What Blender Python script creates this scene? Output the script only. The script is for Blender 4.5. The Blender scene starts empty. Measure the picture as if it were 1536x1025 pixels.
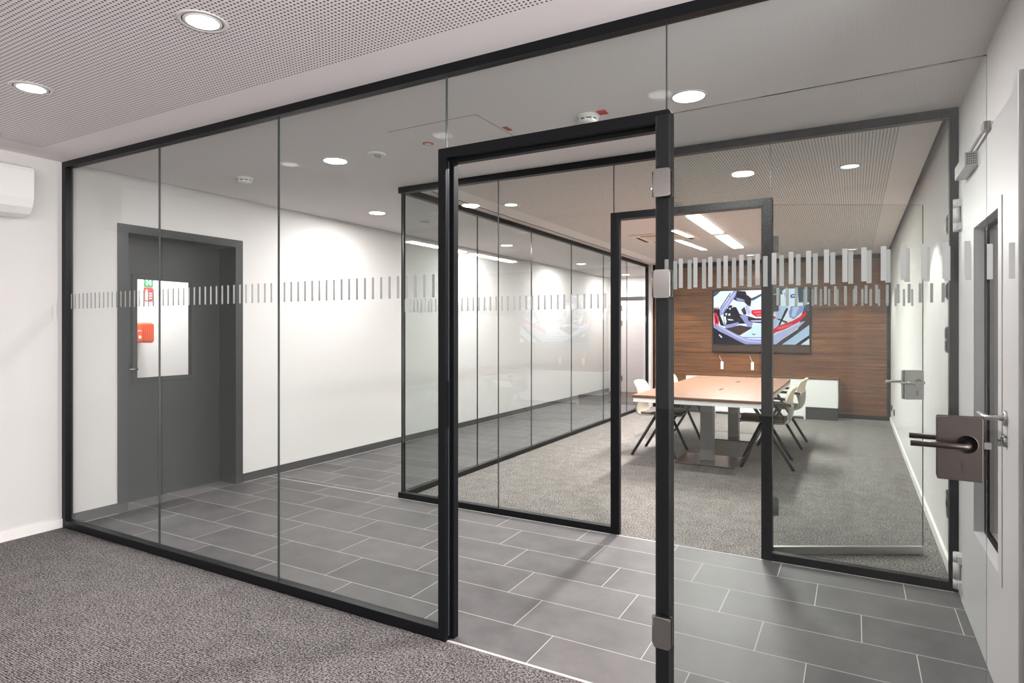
import bpy, bmesh, math, random
from mathutils import Vector, Matrix
random.seed(7)
PI = math.pi
scene = bpy.context.scene
COL = scene.collection

# ------------------------------------------------------------------ geometry helpers
class MB:
    """collects shapes in world (or local) coordinates, builds ONE mesh object"""
    def __init__(s): s.bm = bmesh.new()
    def _hexa(s, c, mi=0):
        v = [s.bm.verts.new(p) for p in c]
        for f in ((0,3,2,1),(4,5,6,7),(0,1,5,4),(1,2,6,5),(2,3,7,6),(3,0,4,7)):
            s.bm.faces.new([v[i] for i in f]).material_index = mi
        return s
    def box(s, x0,x1,y0,y1,z0,z1, mi=0, M=None):
        if x0>x1: x0,x1=x1,x0
        if y0>y1: y0,y1=y1,y0
        if z0>z1: z0,z1=z1,z0
        c=[Vector(p) for p in ((x0,y0,z0),(x1,y0,z0),(x1,y1,z0),(x0,y1,z0),(x0,y0,z1),(x1,y0,z1),(x1,y1,z1),(x0,y1,z1))]
        if M: c=[M@p for p in c]
        return s._hexa(c,mi)
    def quad(s, pts, mi=0):
        s.bm.faces.new([s.bm.verts.new(p) for p in pts]).material_index=mi; return s
    def prism(s, poly, f0, f1, mi=0):
        """poly: 2-D points; f0(p), f1(p) map them to the two ends"""
        a=[s.bm.verts.new(f0(p)) for p in poly]; b=[s.bm.verts.new(f1(p)) for p in poly]
        n=len(poly)
        for i in range(n):
            s.bm.faces.new((a[i],a[(i+1)%n],b[(i+1)%n],b[i])).material_index=mi
        s.bm.faces.new(a[::-1]).material_index=mi; s.bm.faces.new(b).material_index=mi
        return s
    def tube(s, pts, r, seg=12, mi=0, ry=None):
        pts=[Vector(p) for p in pts]; rings=[]; n=len(pts)
        t0=(pts[1]-pts[0]).normalized()
        up=Vector((0,0,1)) if abs(t0.z)<.95 else Vector((1,0,0))
        for i,p in enumerate(pts):
            if i==0: t=pts[1]-pts[0]
            elif i==n-1: t=pts[-1]-pts[-2]
            else: t=(pts[i+1]-p).normalized()+(p-pts[i-1]).normalized()
            t.normalize()
            a=up-t*up.dot(t)
            if a.length<1e-4: a=Vector((0,1,0))-t*t.y
            a.normalize(); b=t.cross(a); up=a
            rr=r[i] if isinstance(r,(list,tuple)) else r
            r2=(ry if ry else rr)
            rings.append([s.bm.verts.new(p+a*math.cos(k*2*PI/seg)*rr+b*math.sin(k*2*PI/seg)*r2) for k in range(seg)])
        for i in range(n-1):
            for k in range(seg):
                f=s.bm.faces.new((rings[i][k],rings[i][(k+1)%seg],rings[i+1][(k+1)%seg],rings[i+1][k])); f.material_index=mi; f.smooth=True
        s.bm.faces.new(rings[0][::-1]).material_index=mi; s.bm.faces.new(rings[-1]).material_index=mi
        return s
    def lathe(s, prof, c, axis='z', seg=32, mi=0, smooth=True):
        """prof: (r, h) pairs around axis through c"""
        def pt(r,h,k):
            a=k*2*PI/seg; x,y=r*math.cos(a),r*math.sin(a)
            v={'z':(x,y,h),'y':(x,h,y),'x':(h,x,y)}[axis]
            return Vector(c)+Vector(v)
        rings=[]
        for r,h in prof:
            rings.append([s.bm.verts.new(pt(0,h,0))] if r<1e-6 else [s.bm.verts.new(pt(r,h,k)) for k in range(seg)])
        for A,B in zip(rings,rings[1:]):
            for k in range(seg):
                k2=(k+1)%seg
                if len(A)==1 and len(B)==1: continue
                if len(A)==1: f=s.bm.faces.new((A[0],B[k2],B[k]))
                elif len(B)==1: f=s.bm.faces.new((A[k],A[k2],B[0]))
                else: f=s.bm.faces.new((A[k],A[k2],B[k2],B[k]))
                f.material_index=mi; f.smooth=smooth
        return s
    def grid(s, fn, nu, nv, mi=0):
        V=[[s.bm.verts.new(fn(i/nu,j/nv)) for j in range(nv+1)] for i in range(nu+1)]
        for i in range(nu):
            for j in range(nv):
                f=s.bm.faces.new((V[i][j],V[i+1][j],V[i+1][j+1],V[i][j+1])); f.smooth=True; f.material_index=mi
        return s
    def build(s, name, mats, parent=None, origin=None, bevel=0, seg=2, solid=0, subsurf=0, recalc=True):
        if recalc: bmesh.ops.recalc_face_normals(s.bm, faces=s.bm.faces)
        off=Vector((0,0,0))
        if parent is not None and parent.get('_world'): off=Vector(parent['_world'])
        elif origin is not None: off=Vector(origin)
        if off.length>0: bmesh.ops.translate(s.bm, verts=s.bm.verts, vec=-off)
        me=bpy.data.meshes.new(name); s.bm.to_mesh(me); s.bm.free()
        for m in (mats if isinstance(mats,(list,tuple)) else [mats]): me.materials.append(m)
        o=bpy.data.objects.new(name,me); COL.objects.link(o)
        if parent is not None: o.parent=parent; 
        elif origin is not None: o.location=off
        if parent is not None and parent.get('_world'): o['_world']=parent['_world']
        if solid: md=o.modifiers.new('solid','SOLIDIFY'); md.thickness=solid; md.offset=0
        if subsurf: md=o.modifiers.new('sub','SUBSURF'); md.levels=subsurf; md.render_levels=subsurf
        if bevel:
            md=o.modifiers.new('bevel','BEVEL'); md.width=bevel; md.segments=seg; md.limit_method='ANGLE'; md.angle_limit=math.radians(35)
        return o

def tag(o,label,cat,group=None,kind=None):
    o['label']=label; o['category']=cat
    if group: o['group']=group
    if kind: o['kind']=kind
    return o
def thing(name,label,cat,loc,rz=0,group=None,kind=None,world=True):
    """an Empty at the base of a thing; with world=True its parts are given in world coordinates"""
    o=bpy.data.objects.new(name,None); COL.objects.link(o); o.empty_display_size=.1
    o.location=loc; o.rotation_euler=(0,0,rz)
    if world: o['_world']=list(loc)
    return tag(o,label,cat,group,kind)
def copy_tree(o, parent=None):
    c=o.copy(); COL.objects.link(c); c.parent=parent
    for ch in o.children: copy_tree(ch,c)
    return c

# ------------------------------------------------------------------ material helpers
class NT:
    def __init__(s,name):
        s.m=bpy.data.materials.new(name); s.m.use_nodes=True
        s.t=s.m.node_tree; s.n=s.t.nodes; s.n.clear(); s.out=s.n.new('ShaderNodeOutputMaterial')
    def node(s,t,**kw):
        n=s.n.new(t)
        for k,v in kw.items():
            if k in n.inputs: n.inputs[k].default_value=v
            else: setattr(n,k,v)
        return n
    def link(s,a,b): s.t.links.new(a,b)
    def math(s,op,a,b=None,c=None):
        n=s.n.new('ShaderNodeMath'); n.operation=op
        for i,v in enumerate((a,b,c)):
            if v is None: continue
            if isinstance(v,(int,float)): n.inputs[i].default_value=v
            else: s.link(v,n.inputs[i])
        return n.outputs[0]
    def mix(s,f,a,b):
        n=s.n.new('ShaderNodeMix'); n.data_type='RGBA'
        for v,i in ((f,0),(a,6),(b,7)):
            if isinstance(v,(int,float)): n.inputs[i].default_value=v
            elif isinstance(v,tuple): n.inputs[i].default_value=(*v,1)
            else: s.link(v,n.inputs[i])
        return n.outputs[2]
    def ramp(s,f,stops):
        n=s.n.new('ShaderNodeValToRGB'); e=n.color_ramp.elements
        while len(e)<len(stops): e.new(.5)
        for el,(p,c) in zip(e,stops): el.position=p; el.color=(*c,1)
        s.link(f,n.inputs[0]); return n.outputs[0]
    def pos(s):
        g=s.n.new('ShaderNodeNewGeometry'); x=s.n.new('ShaderNodeSeparateXYZ'); s.link(g.outputs['Position'],x.inputs[0])
        return g.outputs['Position'],x.outputs[0],x.outputs[1],x.outputs[2]
    def scaled(s,vec,sc):
        n=s.n.new('ShaderNodeMapping'); n.inputs['Scale'].default_value=sc; s.link(vec,n.inputs['Vector']); return n.outputs[0]
    def noise(s,vec,scale,detail=3,rough=.5):
        n=s.node('ShaderNodeTexNoise'); n.inputs['Scale'].default_value=scale; n.inputs['Detail'].default_value=detail; n.inputs['Roughness'].default_value=rough
        s.link(vec,n.inputs['Vector']); return n.outputs['Fac']
    def bump(s,h,strength,dist=.002):
        n=s.node('ShaderNodeBump'); n.inputs['Strength'].default_value=strength; n.inputs['Distance'].default_value=dist
        s.link(h,n.inputs['Height']); return n.outputs[0]
    def bsdf(s,color=(.8,.8,.8),rough=.5,metal=0,spec=.5,normal=None,coat=0):
        b=s.n.new('ShaderNodeBsdfPrincipled')
        if isinstance(color,tuple): b.inputs['Base Color'].default_value=(*color,1)
        else: s.link(color,b.inputs['Base Color'])
        if isinstance(rough,(int,float)): b.inputs['Roughness'].default_value=rough
        else: s.link(rough,b.inputs['Roughness'])
        b.inputs['Metallic'].default_value=metal; b.inputs['Specular IOR Level'].default_value=spec; b.inputs['Coat Weight'].default_value=coat
        if normal is not None: s.link(normal,b.inputs['Normal'])
        return b.outputs[0]
    def done(s,sh): s.link(sh,s.out.inputs['Surface']); return s.m

def plain(name,color,rough=.5,metal=0,spec=.5,bump=0,scale=200,coat=0):
    t=NT(name); nrm=None
    p,_,_,_=t.pos()
    f=t.noise(p,scale,3)
    col=t.mix(t.math('MULTIPLY',f,.10),color,tuple(c*.8 for c in color))
    if bump: nrm=t.bump(f,bump,.001)
    return t.done(t.bsdf(col,rough,metal,spec,nrm,coat))
def emit(name,color,strength):
    t=NT(name); e=t.node('ShaderNodeEmission'); e.inputs[0].default_value=(*color,1); e.inputs[1].default_value=strength
    return t.done(e.outputs[0])

def srgb(r,g,b):
    f=lambda c:(c/255/12.92 if c<=10 else ((c/255+.055)/1.055)**2.4)
    return (f(r),f(g),f(b))

def glass_mat(name,tint):
    t=NT(name)
    g=t.node('ShaderNodeNewGeometry')
    d=t.node('ShaderNodeVectorMath',operation='DOT_PRODUCT'); t.link(g.outputs['Incoming'],d.inputs[0]); t.link(g.outputs['Normal'],d.inputs[1])
    c=t.math('ABSOLUTE',d.outputs['Value'])
    fr=t.math('MULTIPLY_ADD',t.math('POWER',t.math('SUBTRACT',1,c),5),.98,.016)
    tr=t.node('ShaderNodeBsdfTransparent'); tr.inputs[0].default_value=(*tint,1)
    gl=t.node('ShaderNodeBsdfGlossy'); gl.inputs['Roughness'].default_value=0.0; gl.inputs[0].default_value=(1,1,1,1)
    mx=t.node('ShaderNodeMixShader'); t.link(fr,mx.inputs[0]); t.link(tr.outputs[0],mx.inputs[1]); t.link(gl.outputs[0],mx.inputs[2])
    return t.done(mx.outputs[0])

def carpet_mat(name,dark,light):
    t=NT(name); p,x,y,z=t.pos()
    n1=t.noise(p,150,2,.75); n2=t.noise(p,92,2,.6); n3=t.noise(p,9,4,.65)
    rib=t.math('SINE',t.math('MULTIPLY',t.math('ADD',y,t.math('MULTIPLY',n1,.002)),2*PI/.0095))
    f=t.math('ADD',t.math('MULTIPLY',n1,.75),t.math('MULTIPLY',n2,.45))
    f=t.math('ADD',f,t.math('MULTIPLY',rib,.05))
    f=t.math('ADD',f,t.math('MULTIPLY',t.math('SUBTRACT',n3,.5),.11))
    c=t.ramp(f,[(.50,dark),(.60,tuple((a+b)/2*.75 for a,b in zip(dark,light))),(.70,light)])
    return t.done(t.bsdf(c,.95,0,.15,t.bump(f,.35,.004)))

def tile_mat(name):
    t=NT(name); p,x,y,z=t.pos()
    PY,PX=.2988,.5973; Y0=3.366; X0=-.172
    r=t.math('DIVIDE',t.math('SUBTRACT',y,Y0),PY); row=t.math('FLOOR',r); fy=t.math('SUBTRACT',r,row)
    c=t.math('DIVIDE',t.math('ADD',t.math('SUBTRACT',x,X0),t.math('MULTIPLY',row,PX/3)),PX); colm=t.math('FLOOR',c); fx=t.math('SUBTRACT',c,colm)
    ex=t.math('MULTIPLY',t.math('MINIMUM',fx,t.math('SUBTRACT',1,fx)),PX)
    ey=t.math('MULTIPLY',t.math('MINIMUM',fy,t.math('SUBTRACT',1,fy)),PY)
    e=t.math('MINIMUM',ex,ey)
    g=t.math('LESS_THAN',e,.0019)
    cv=t.node('ShaderNodeCombineXYZ'); t.link(row,cv.inputs[0]); t.link(colm,cv.inputs[1])
    wn=t.node('ShaderNodeTexWhiteNoise'); t.link(cv.outputs[0],wn.inputs['Vector'])
    n=t.noise(p,5,6,.6); n2=t.noise(p,90,2)
    base=t.ramp(t.math('ADD',t.math('MULTIPLY',n,.8),t.math('MULTIPLY',wn.outputs['Value'],.22)),[(.25,srgb(72,70,71)),(.8,srgb(108,104,105))])
    col=t.mix(g,base,srgb(186,182,178))
    rough=t.math('ADD',t.math('MULTIPLY',g,.35),t.math('MULTIPLY_ADD',n,.16,.44))
    h=t.math('ADD',t.math('MULTIPLY',t.math('SUBTRACT',1,g),1.0),t.math('MULTIPLY',n2,.06))
    return t.done(t.bsdf(col,rough,0,.32,t.bump(h,.25,.002)))

def perf_mat(name,base,x0,x1,y0,y1,ph=(0,0)):
    """plaster board with 8 mm holes every 18 mm inside x0..x1, y0..y1"""
    t=NT(name); p,x,y,z=t.pos(); P=.018
    def fr(v,o): 
        q=t.math('DIVIDE',t.math('SUBTRACT',v,o),P); return t.math('SUBTRACT',t.math('SUBTRACT',q,t.math('FLOOR',q)),.5)
    a,b=fr(x,ph[0]),fr(y,ph[1])
    d=t.math('SQRT',t.math('ADD',t.math('MULTIPLY',a,a),t.math('MULTIPLY',b,b)))
    hole=t.math('LESS_THAN',d,.0040/P*1.12)
    m=t.math('MULTIPLY',t.math('MULTIPLY',t.math('GREATER_THAN',x,x0),t.math('LESS_THAN',x,x1)),t.math('MULTIPLY',t.math('GREATER_THAN',y,y0),t.math('LESS_THAN',y,y1)))
    hole=t.math('MULTIPLY',hole,m)
    n=t.noise(p,160,2)
    col=t.mix(hole,base,(.055,.05,.05))
    return t.done(t.bsdf(col,.85,0,.2,t.bump(n,.05,.001)))

def wood_mat(name,axis,stops,rough=.4,scale=1.0,spec=.4,coat=0):
    t=NT(name); p,x,y,z=t.pos()
    s={'x':(.30,8,13),'y':(9,.35,9)}[axis]
    v=t.scaled(p,tuple(q*scale for q in s))
    n=t.noise(v,3.0,6,.6); n2=t.noise(t.scaled(p,tuple(q*6*scale for q in s)),2.5,2,.5)
    f=t.math('ADD',t.math('MULTIPLY',n,.8),t.math('MULTIPLY',n2,.25))
    c=t.ramp(f,stops)
    return t.done(t.bsdf(c,rough,0,spec,t.bump(n2,.08,.0006),coat))

def brushed(name,color,rough,axis='z'):
    t=NT(name); p,x,y,z=t.pos()
    n=t.noise(t.scaled(p,{'z':(260,260,5),'x':(5,260,260)}[axis]),1,2)
    return t.done(t.bsdf(color,t.math('MULTIPLY_ADD',n,.06,rough),1,.5))

WALL=srgb(214,210,209)
M={}
M['wall']=plain('white_paint',WALL,.7,0,.25,.04,300)
M['ceil']=plain('ceiling_paint',srgb(236,231,230),.9,0,.15,.03,250)
M['ceil_cam']=perf_mat('perforated_front',srgb(240,233,234),-4.50,9,-9,1.955,(-4.5,1.955))
M['ceil_meet']=perf_mat('perforated_meeting',srgb(238,232,229),-2.85,.228,4.11,10.2,(.228,4.11))
M['gap']=plain('shadow_gap',srgb(90,84,76),.9)
M['carpet']=carpet_mat('carpet_front',srgb(27,25,26),srgb(142,136,136))
M['carpet2']=carpet_mat('carpet_meeting',srgb(34,32,31),srgb(166,160,156))
M['tile']=tile_mat('slate_tile')
M['tilebase']=plain('tile_skirting',srgb(52,53,54),.4,0,.45,.05,60)
M['grout']=plain('grout',srgb(190,186,182),.8)
M['skirt']=plain('white_skirting',srgb(236,232,230),.45)
M['black']=plain('black_powder_coat',srgb(9,11,15),.45,0,.25,.03,900)
M['black2']=plain('black_frame_inner',srgb(22,22,23),.5)
M['seal']=plain('black_seal',srgb(12,12,12),.8,0,.12)
M['glass']=glass_mat('clear_glass',(.900,.916,.911))
M['glassdoor']=glass_mat('door_glass',(.942,.954,.950))
M['edge']=plain('glass_edge',srgb(62,68,66),.15,0,.8)
M['sil']=plain('silicone_joint',srgb(52,54,54),.25,0,.7)
M['chrome']=brushed('bright_steel',(.62,.62,.63),.16)
M['steel']=brushed('brushed_steel',(.095,.08,.074),.32)
M['steel2']=brushed('satin_steel',(.34,.325,.315),.20)
M['steel3']=brushed('light_steel',(.50,.49,.475),.28)
M['alu']=brushed('aluminium',(.52,.51,.50),.32,'x')
M['anthra']=plain('anthracite_paint',srgb(46,50,50),.42,0,.4,.03,500)
M['anthra_in']=plain('anthracite_jamb',srgb(44,48,50),.36,0,.45)
M['doorwhite']=plain('white_door_paint',srgb(208,204,205),.36,0,.4,.02,400)
M['hinge']=plain('white_hinge',srgb(206,203,203),.35)
M['greymetal']=plain('grey_metal_paint',srgb(150,149,147),.4,.3)
M['walnut']=wood_mat('walnut_veneer','x',[(.36,srgb(58,32,12)),(.52,srgb(98,59,27)),(.70,srgb(136,87,45))],.42)
M['oak']=wood_mat('table_veneer','y',[(.28,srgb(106,74,57)),(.55,srgb(128,94,75)),(.8,srgb(144,110,90))],.38,1.0,.35,0)
M['oakedge']=plain('table_edge',srgb(92,58,40),.5)
M['white']=plain('white_laminate',srgb(232,230,228),.35)
M['tv']=plain('tv_black',srgb(10,10,12),.3,0,.3)
M['tvpanel']=plain('tv_lower_panel',srgb(58,42,32),.25,0,.5)
M['toe']=plain('dark_plinth',srgb(40,40,41),.5)
M['grey']=plain('grey_column',srgb(150,148,147),.4,.2,.5)
M['shell']=plain('cream_shell',srgb(216,200,178),.42,0,.4,.02,300)
M['shellg']=plain('grey_shell',srgb(132,126,114),.45)
M['seatpad']=plain('grey_seat_pad',srgb(96,88,84),.9,0,.2,.3,500)
M['chairleg']=plain('black_chair_leg',srgb(24,24,25),.35,0,.5)
M['plastic']=plain('white_plastic',srgb(228,226,224),.4)
M['darkplastic']=plain('black_switch',srgb(36,36,38),.35)
M['ring']=plain('white_lamp_ring',srgb(222,219,217),.4)
M['beige']=plain('cassette_panel',srgb(222,212,200),.5)
M['slot']=plain('dark_slot',srgb(38,33,30),.8)
M['orange']=plain('orange_cover',srgb(226,86,44),.6,0,.3,.1,60)
M['red']=plain('red_sign',srgb(204,52,46),.5)
M['green']=plain('green_sign',srgb(40,140,84),.5)
M['signwhite']=plain('sign_white',srgb(240,240,238),.5)
M['amber']=plain('amber_tag',srgb(176,98,62),.5)
M['lampC']=emit('lamp_corridor',(1,.96,.91),26)
M['lampR']=emit('lamp_front',(1,.97,.94),7)
M['lampM']=emit('lamp_meeting',(.93,.98,1),2.6)
M['lampL']=emit('linear_lamp',(1,.96,.9),11)
# satin foil for the manifestation stripes
t=NT('satin_foil'); df=t.node('ShaderNodeBsdfDiffuse'); df.inputs[0].default_value=(.40,.40,.396,1)
tl=t.node('ShaderNodeBsdfTranslucent'); tl.inputs[0].default_value=(.40,.40,.396,1)
mx=t.node('ShaderNodeMixShader'); mx.inputs[0].default_value=.42; t.link(df.outputs[0],mx.inputs[1]); t.link(tl.outputs[0],mx.inputs[2])
M['foil']=t.done(mx.outputs[0])

# ------------------------------------------------------------------ key dimensions
H=2.51                      # ceiling height
YA=2.191; GA=2.217          # front partition: face / glass
YB=3.897; GB=3.922          # meeting room partition: face / glass
XL=-4.765; XR=.470
GC=-3.199                   # side partition glass
YW=10.75                    # walnut wall
YE=12.95                    # corridor end
XD=-4.985                   # dark door leaf plane

D0,D1,DT=2.556,3.623,2.150          # opening of the dark door
W0,W1,WT=2.50,3.80,2.157            # opening of the white door
def struct(o,label,cat): return tag(o,label,cat,kind='structure')

def paneX(x0,x1,yc,z0,z1,th=.012):
    """glass pane in a plane y = const: faces glass, edges greenish"""
    mb=MB(); mb.box(x0,x1,yc-th/2,yc+th/2,z0,z1)
    mb.bm.faces.ensure_lookup_table()
    for f in mb.bm.faces:
        f.normal_update()
        f.material_index=0 if abs(f.normal.y)>.9 else 1
    return mb
def paneY(y0,y1,xc,z0,z1,th=.012):
    mb=MB(); mb.box(xc-th/2,xc+th/2,y0,y1,z0,z1)
    for f in mb.bm.faces:
        f.normal_update(); f.material_index=0 if abs(f.normal.x)>.9 else 1
    return mb
# ------------------------------------------------------------------ floors
struct(MB().box(XL,2.2,-6,2.207,-.05,0).build('floor',M['carpet']),'grey ribbed carpet floor in front of the glass partition','floor')
struct(MB().box(XL,XR,2.207,3.905,-.05,0).box(XL,-3.199,3.905,YE,-.05,0).box(XD,XL,D0,D1,-.05,0).box(XR,XR+.2,W0,W1,-.05,0).build('floor',M['tile']),'dark grey slate tiled corridor floor between the glass walls','floor')
struct(MB().box(-3.199,XR,3.905,YW+.1,-.05,0).build('floor',M['carpet2']),'grey carpet floor inside the meeting room','floor')
struct(MB().box(-6.3,XD-.0,1.4,5.2,-.05,0).build('floor',M['tile']),'floor of the bright room behind the dark door','floor')
struct(MB().box(.67,2.0,2.3,4.6,-.05,0).build('floor',M['tile']),'floor of the space behind the white door','floor')
struct(MB().box(-1.55,-.62,2.200,2.212,0,.0025).box(-1.372,-.471,3.884,3.894,0,.0015).box(XL+.02,-1.42,3.884,3.892,0,.0012).box(-.424,XR-.02,3.884,3.892,0,.0012).box(XL+.012,XL+.019,2.25,2.556,0,.0015).box(XL+.012,XL+.019,3.62,YE,0,.0015).build('trim_1',M['grout']),'pale joint strips along the edges of the tiled floor','trim')

# ------------------------------------------------------------------ ceilings
struct(MB().box(XL,2.2,-6,2.235,H,H+.02).build('ceiling',M['ceil_cam']),'white perforated ceiling over the carpeted front area','ceiling')
struct(MB().box(XL+.03,XR,2.235,3.925,H,H+.02).box(XL+.03,-3.2,3.925,YE,H,H+.02).build('ceiling',M['ceil']),'plain grey white corridor ceiling behind the front glass','ceiling')
struct(MB().box(-3.2,XR-.048,3.925,YW,H,H+.02).build('ceiling',M['ceil_meet']),'perforated ceiling of the meeting room','ceiling')
struct(MB().box(-6.6,2.3,-6.1,YE+.1,H+.10,H+.14).build('ceiling',M['gap']),'dark recess above the ceiling edges','ceiling')
struct(MB().box(-6.3,XD,1.4,5.2,H,H+.02).build('ceiling',M['ceil']),'ceiling of the bright room behind the dark door','ceiling')

# ------------------------------------------------------------------ walls
TH=H+.1
struct(MB().box(XD,XL,-6,D0,0,TH).box(XD,XL,D1,YE,0,TH).box(XD,XL,D0,D1,DT,TH).build('wall_left',M['wall']),'white wall at left end of the corridor and front area','wall')
struct(MB().box(XR,XR+.2,2.241,W0,0,TH).box(XR,XR+.2,W1,YW+.1,0,TH).box(XR,XR+.2,W0,W1,WT,TH).build('wall_right',M['wall']),'white wall at right end of the corridor and meeting room','wall')
struct(MB().box(XR+.0,2.4,2.191,2.241,0,TH).build('wall_front',M['wall']),'white wall beside the front glass partition','wall')
WY0,WY1,WZ0,WZ1=-5.6,1.9,.12,2.46      # unseen window, added so daylight brightens the front ceiling
struct(MB().box(2.2,2.4,-6,WY0,0,TH).box(2.2,2.4,WY1,2.191,0,TH).box(2.2,2.4,WY0,WY1,0,WZ0).box(2.2,2.4,WY0,WY1,WZ1,TH).build('wall_side',M['wall']),'white wall with an added window beside the carpeted front area','wall')
wn=thing('fill_window_1','wide unseen window added as daylight fill in the wall beside the carpeted front area','window',(2.3,-1.7,WZ0),kind='structure')
for a in (WY0,WY0+(WY1-WY0)/3,WY0+2*(WY1-WY0)/3):
    b=a+(WY1-WY0)/3; q=.05
    MB().box(2.28,2.34,a,a+q,WZ0,WZ1).box(2.28,2.34,b-q,b,WZ0,WZ1).box(2.28,2.34,a+q,b-q,WZ0,WZ0+q).box(2.28,2.34,a+q,b-q,WZ1-q,WZ1).build('sash',M['anthra'],wn)
    paneY(a+q,b-q,2.31,WZ0+q,WZ1-q,.006).build('window_glass',[M['glassdoor'],M['edge']],wn)
pl=bpy.data.lights.new('fill_window_portal','AREA'); pl.shape='RECTANGLE'; pl.size=WZ1-WZ0; pl.size_y=WY1-WY0; pl.cycles.is_portal=True
po=bpy.data.objects.new('fill_window_portal',pl); COL.objects.link(po); po.location=(2.36,(WY0+WY1)/2,(WZ0+WZ1)/2); po.rotation_euler=(0,math.radians(90),0)
struct(MB().box(XL-.2,2.4,-6.2,-6,0,TH).build('wall_back',M['wall']),'white wall behind the viewer','wall')
struct(MB().box(XD,-3.1,YE,YE+.1,0,TH).build('wall_far',M['wall']),'white wall closing the far end of the corridor','wall')
struct(MB().box(-3.224,-3.13,10.652,YE,0,TH).build('wall_inner',M['wall']),'narrow white wall between the side glass and the walnut wall','wall')
# bright room behind the dark door, and the space behind the white door
struct(MB().box(-6.4,-6.3,1.4,5.2,0,TH).box(-6.3,XD,1.3,1.4,0,TH).box(-6.3,XD,5.2,5.3,0,TH).build('wall_store',M['wall']),'bright white wall seen through the window of the dark door','wall')
struct(MB().box(2.0,2.1,2.3,4.6,0,TH).box(.67,2.0,2.241,2.3,0,TH).box(.67,2.0,4.6,4.7,0,TH).build('wall_beyond',M['wall']),'pale wall seen through the window of the white door','wall')
# skirtings
struct(MB().box(XL,XL+.014,-6,2.19,0,.06).build('baseboard_left',M['skirt']),'white skirting along the left wall in front of the glass','baseboard')
struct(MB().box(XL,XL+.012,2.242,D0,0,.075).box(XL,XL+.012,D1,YE,0,.075).build('baseboard_corridor',M['tilebase']),'dark tile skirting along the left corridor wall','baseboard')
struct(MB().box(XR-.016,XR,3.975,YW-.03,0,.062).build('baseboard_right',M['skirt']),'white skirting along the right wall of the meeting room','baseboard')
struct(MB().box(-4.4,-3.224,YE-.012,YE,0,.075).build('baseboard_far',M['tilebase']),'dark tile skirting on the far corridor wall','baseboard')

# ------------------------------------------------------------------ walnut wall
wp=thing('wall_panelling','walnut veneer panelled wall behind the television','wall panelling',(-1.27,YW,0),kind='structure')
g=.004
for (x0,x1) in ((-3.13+.03,-1.351),(-1.351,XR-.045)):
    for (z0,z1) in ((.06,.978),(.978,1.958),(1.958,2.440)):
        MB().box(x0+g,x1-g,YW,YW+.03,z0+g,z1-g).build('panel',M['walnut'],wp)
MB().box(-3.13,XR,YW+.012,YW+.06,0,TH).build('backing',M['seal'],wp)

# ------------------------------------------------------------------ glass partitions
def stripes(mb,centres,fn):
    for c in centres:
        a,b=c-.007,c+.007
        mb.quad([fn(a,1.501),fn(b,1.501),fn(b,1.603),fn(a,1.603)])
    return mb
def rng(c0,lo,hi,p=.05):
    k=math.ceil((lo-c0)/p); out=[]
    while c0+k*p<=hi: out.append(c0+k*p); k+=1
    return out
GL=[M['glass'],M['edge']]
FW=.045
# --- front partition
pa=thing('glass_partition','long front glass partition in black frame running along the edge of the carpet','partition',(-2.2,GA,0),kind='thing')
AX0=XL; AX1=XR
DL0,DL1,DR0,DR1=-1.590,-1.550,-.621,-.580
MB().box(AX0,AX1,YA,YA+.05,2.470,H+.006).build('top_rail',M['black'],pa,bevel=.0015)
MB().box(AX0,AX0+.046,YA,YA+.05,0,2.470).build('post',M['black'],pa,bevel=.0015)
MB().box(AX0+.046,DL0,YA,YA+.05,0,.050).build('bottom_rail',M['black'],pa,bevel=.0015)
MB().box(DR1,AX1,YA,YA+.05,0,.050).build('bottom_rail',M['black'],pa,bevel=.0015)
MB().box(AX1-.046,AX1,YA,YA+.05,.05,2.470).build('post',M['black'],pa,bevel=.0015)
df=MB()
df.box(DL0,DL1,YA,YA+.075,0,2.146).box(DR0,DR1,YA,YA+.075,0,2.146).box(DL1,DR0,YA,YA+.075,2.103,2.146)
df.box(DL1,DL1+.016,YA+.040,YA+.075,0,2.103).box(DR0-.016,DR0,YA+.040,YA+.075,0,2.103).box(DL1+.016,DR0-.016,YA+.040,YA+.075,2.087,2.103)
dfo=df.build('door_frame',M['black'],pa,bevel=.0012)
MB().box(DL1,DL1+.0012,YA+.018,YA+.028,.02,2.09).build('seal',M['sil'],dfo)
MB().box(DL1-.0005,DL1+.0018,YA+.008,YA+.024,.93,1.13).build('strike_plate',M['seal'],dfo)
xs=[AX0+.040,-3.677,-2.630,-1.562]
for i in range(3):
    p=paneX(xs[i]+.0016,xs[i+1]-.0016,GA,.045,2.476).build('glass_pane',GL,pa)
    c=rng(-2.379,xs[i]+.012,min(xs[i+1]-.012,DL0-.01))
    stripes(MB(),c,lambda a,z:(a,GA-.0068,z)).build('privacy_stripes',M['foil'],p)
p=paneX(-1.562+.0016,-.594-.0016,GA,2.14,2.476).build('glass_pane',GL,pa)
p=paneX(-.594+.0016,AX1-.04,GA,.045,2.476).build('glass_pane',GL,pa)
stripes(MB(),rng(-.211,-.575,AX1-.06),lambda a,z:(a,GA-.0068,z)).build('privacy_stripes',M['foil'],p)
for x,z0 in ((-3.677,.05),(-2.630,.05),(-1.562,2.146),(-.594,2.146)):
    MB().box(x-.0015,x+.0015,GA-.005,GA+.005,z0,2.470).build('joint',M['sil'],pa)

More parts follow.
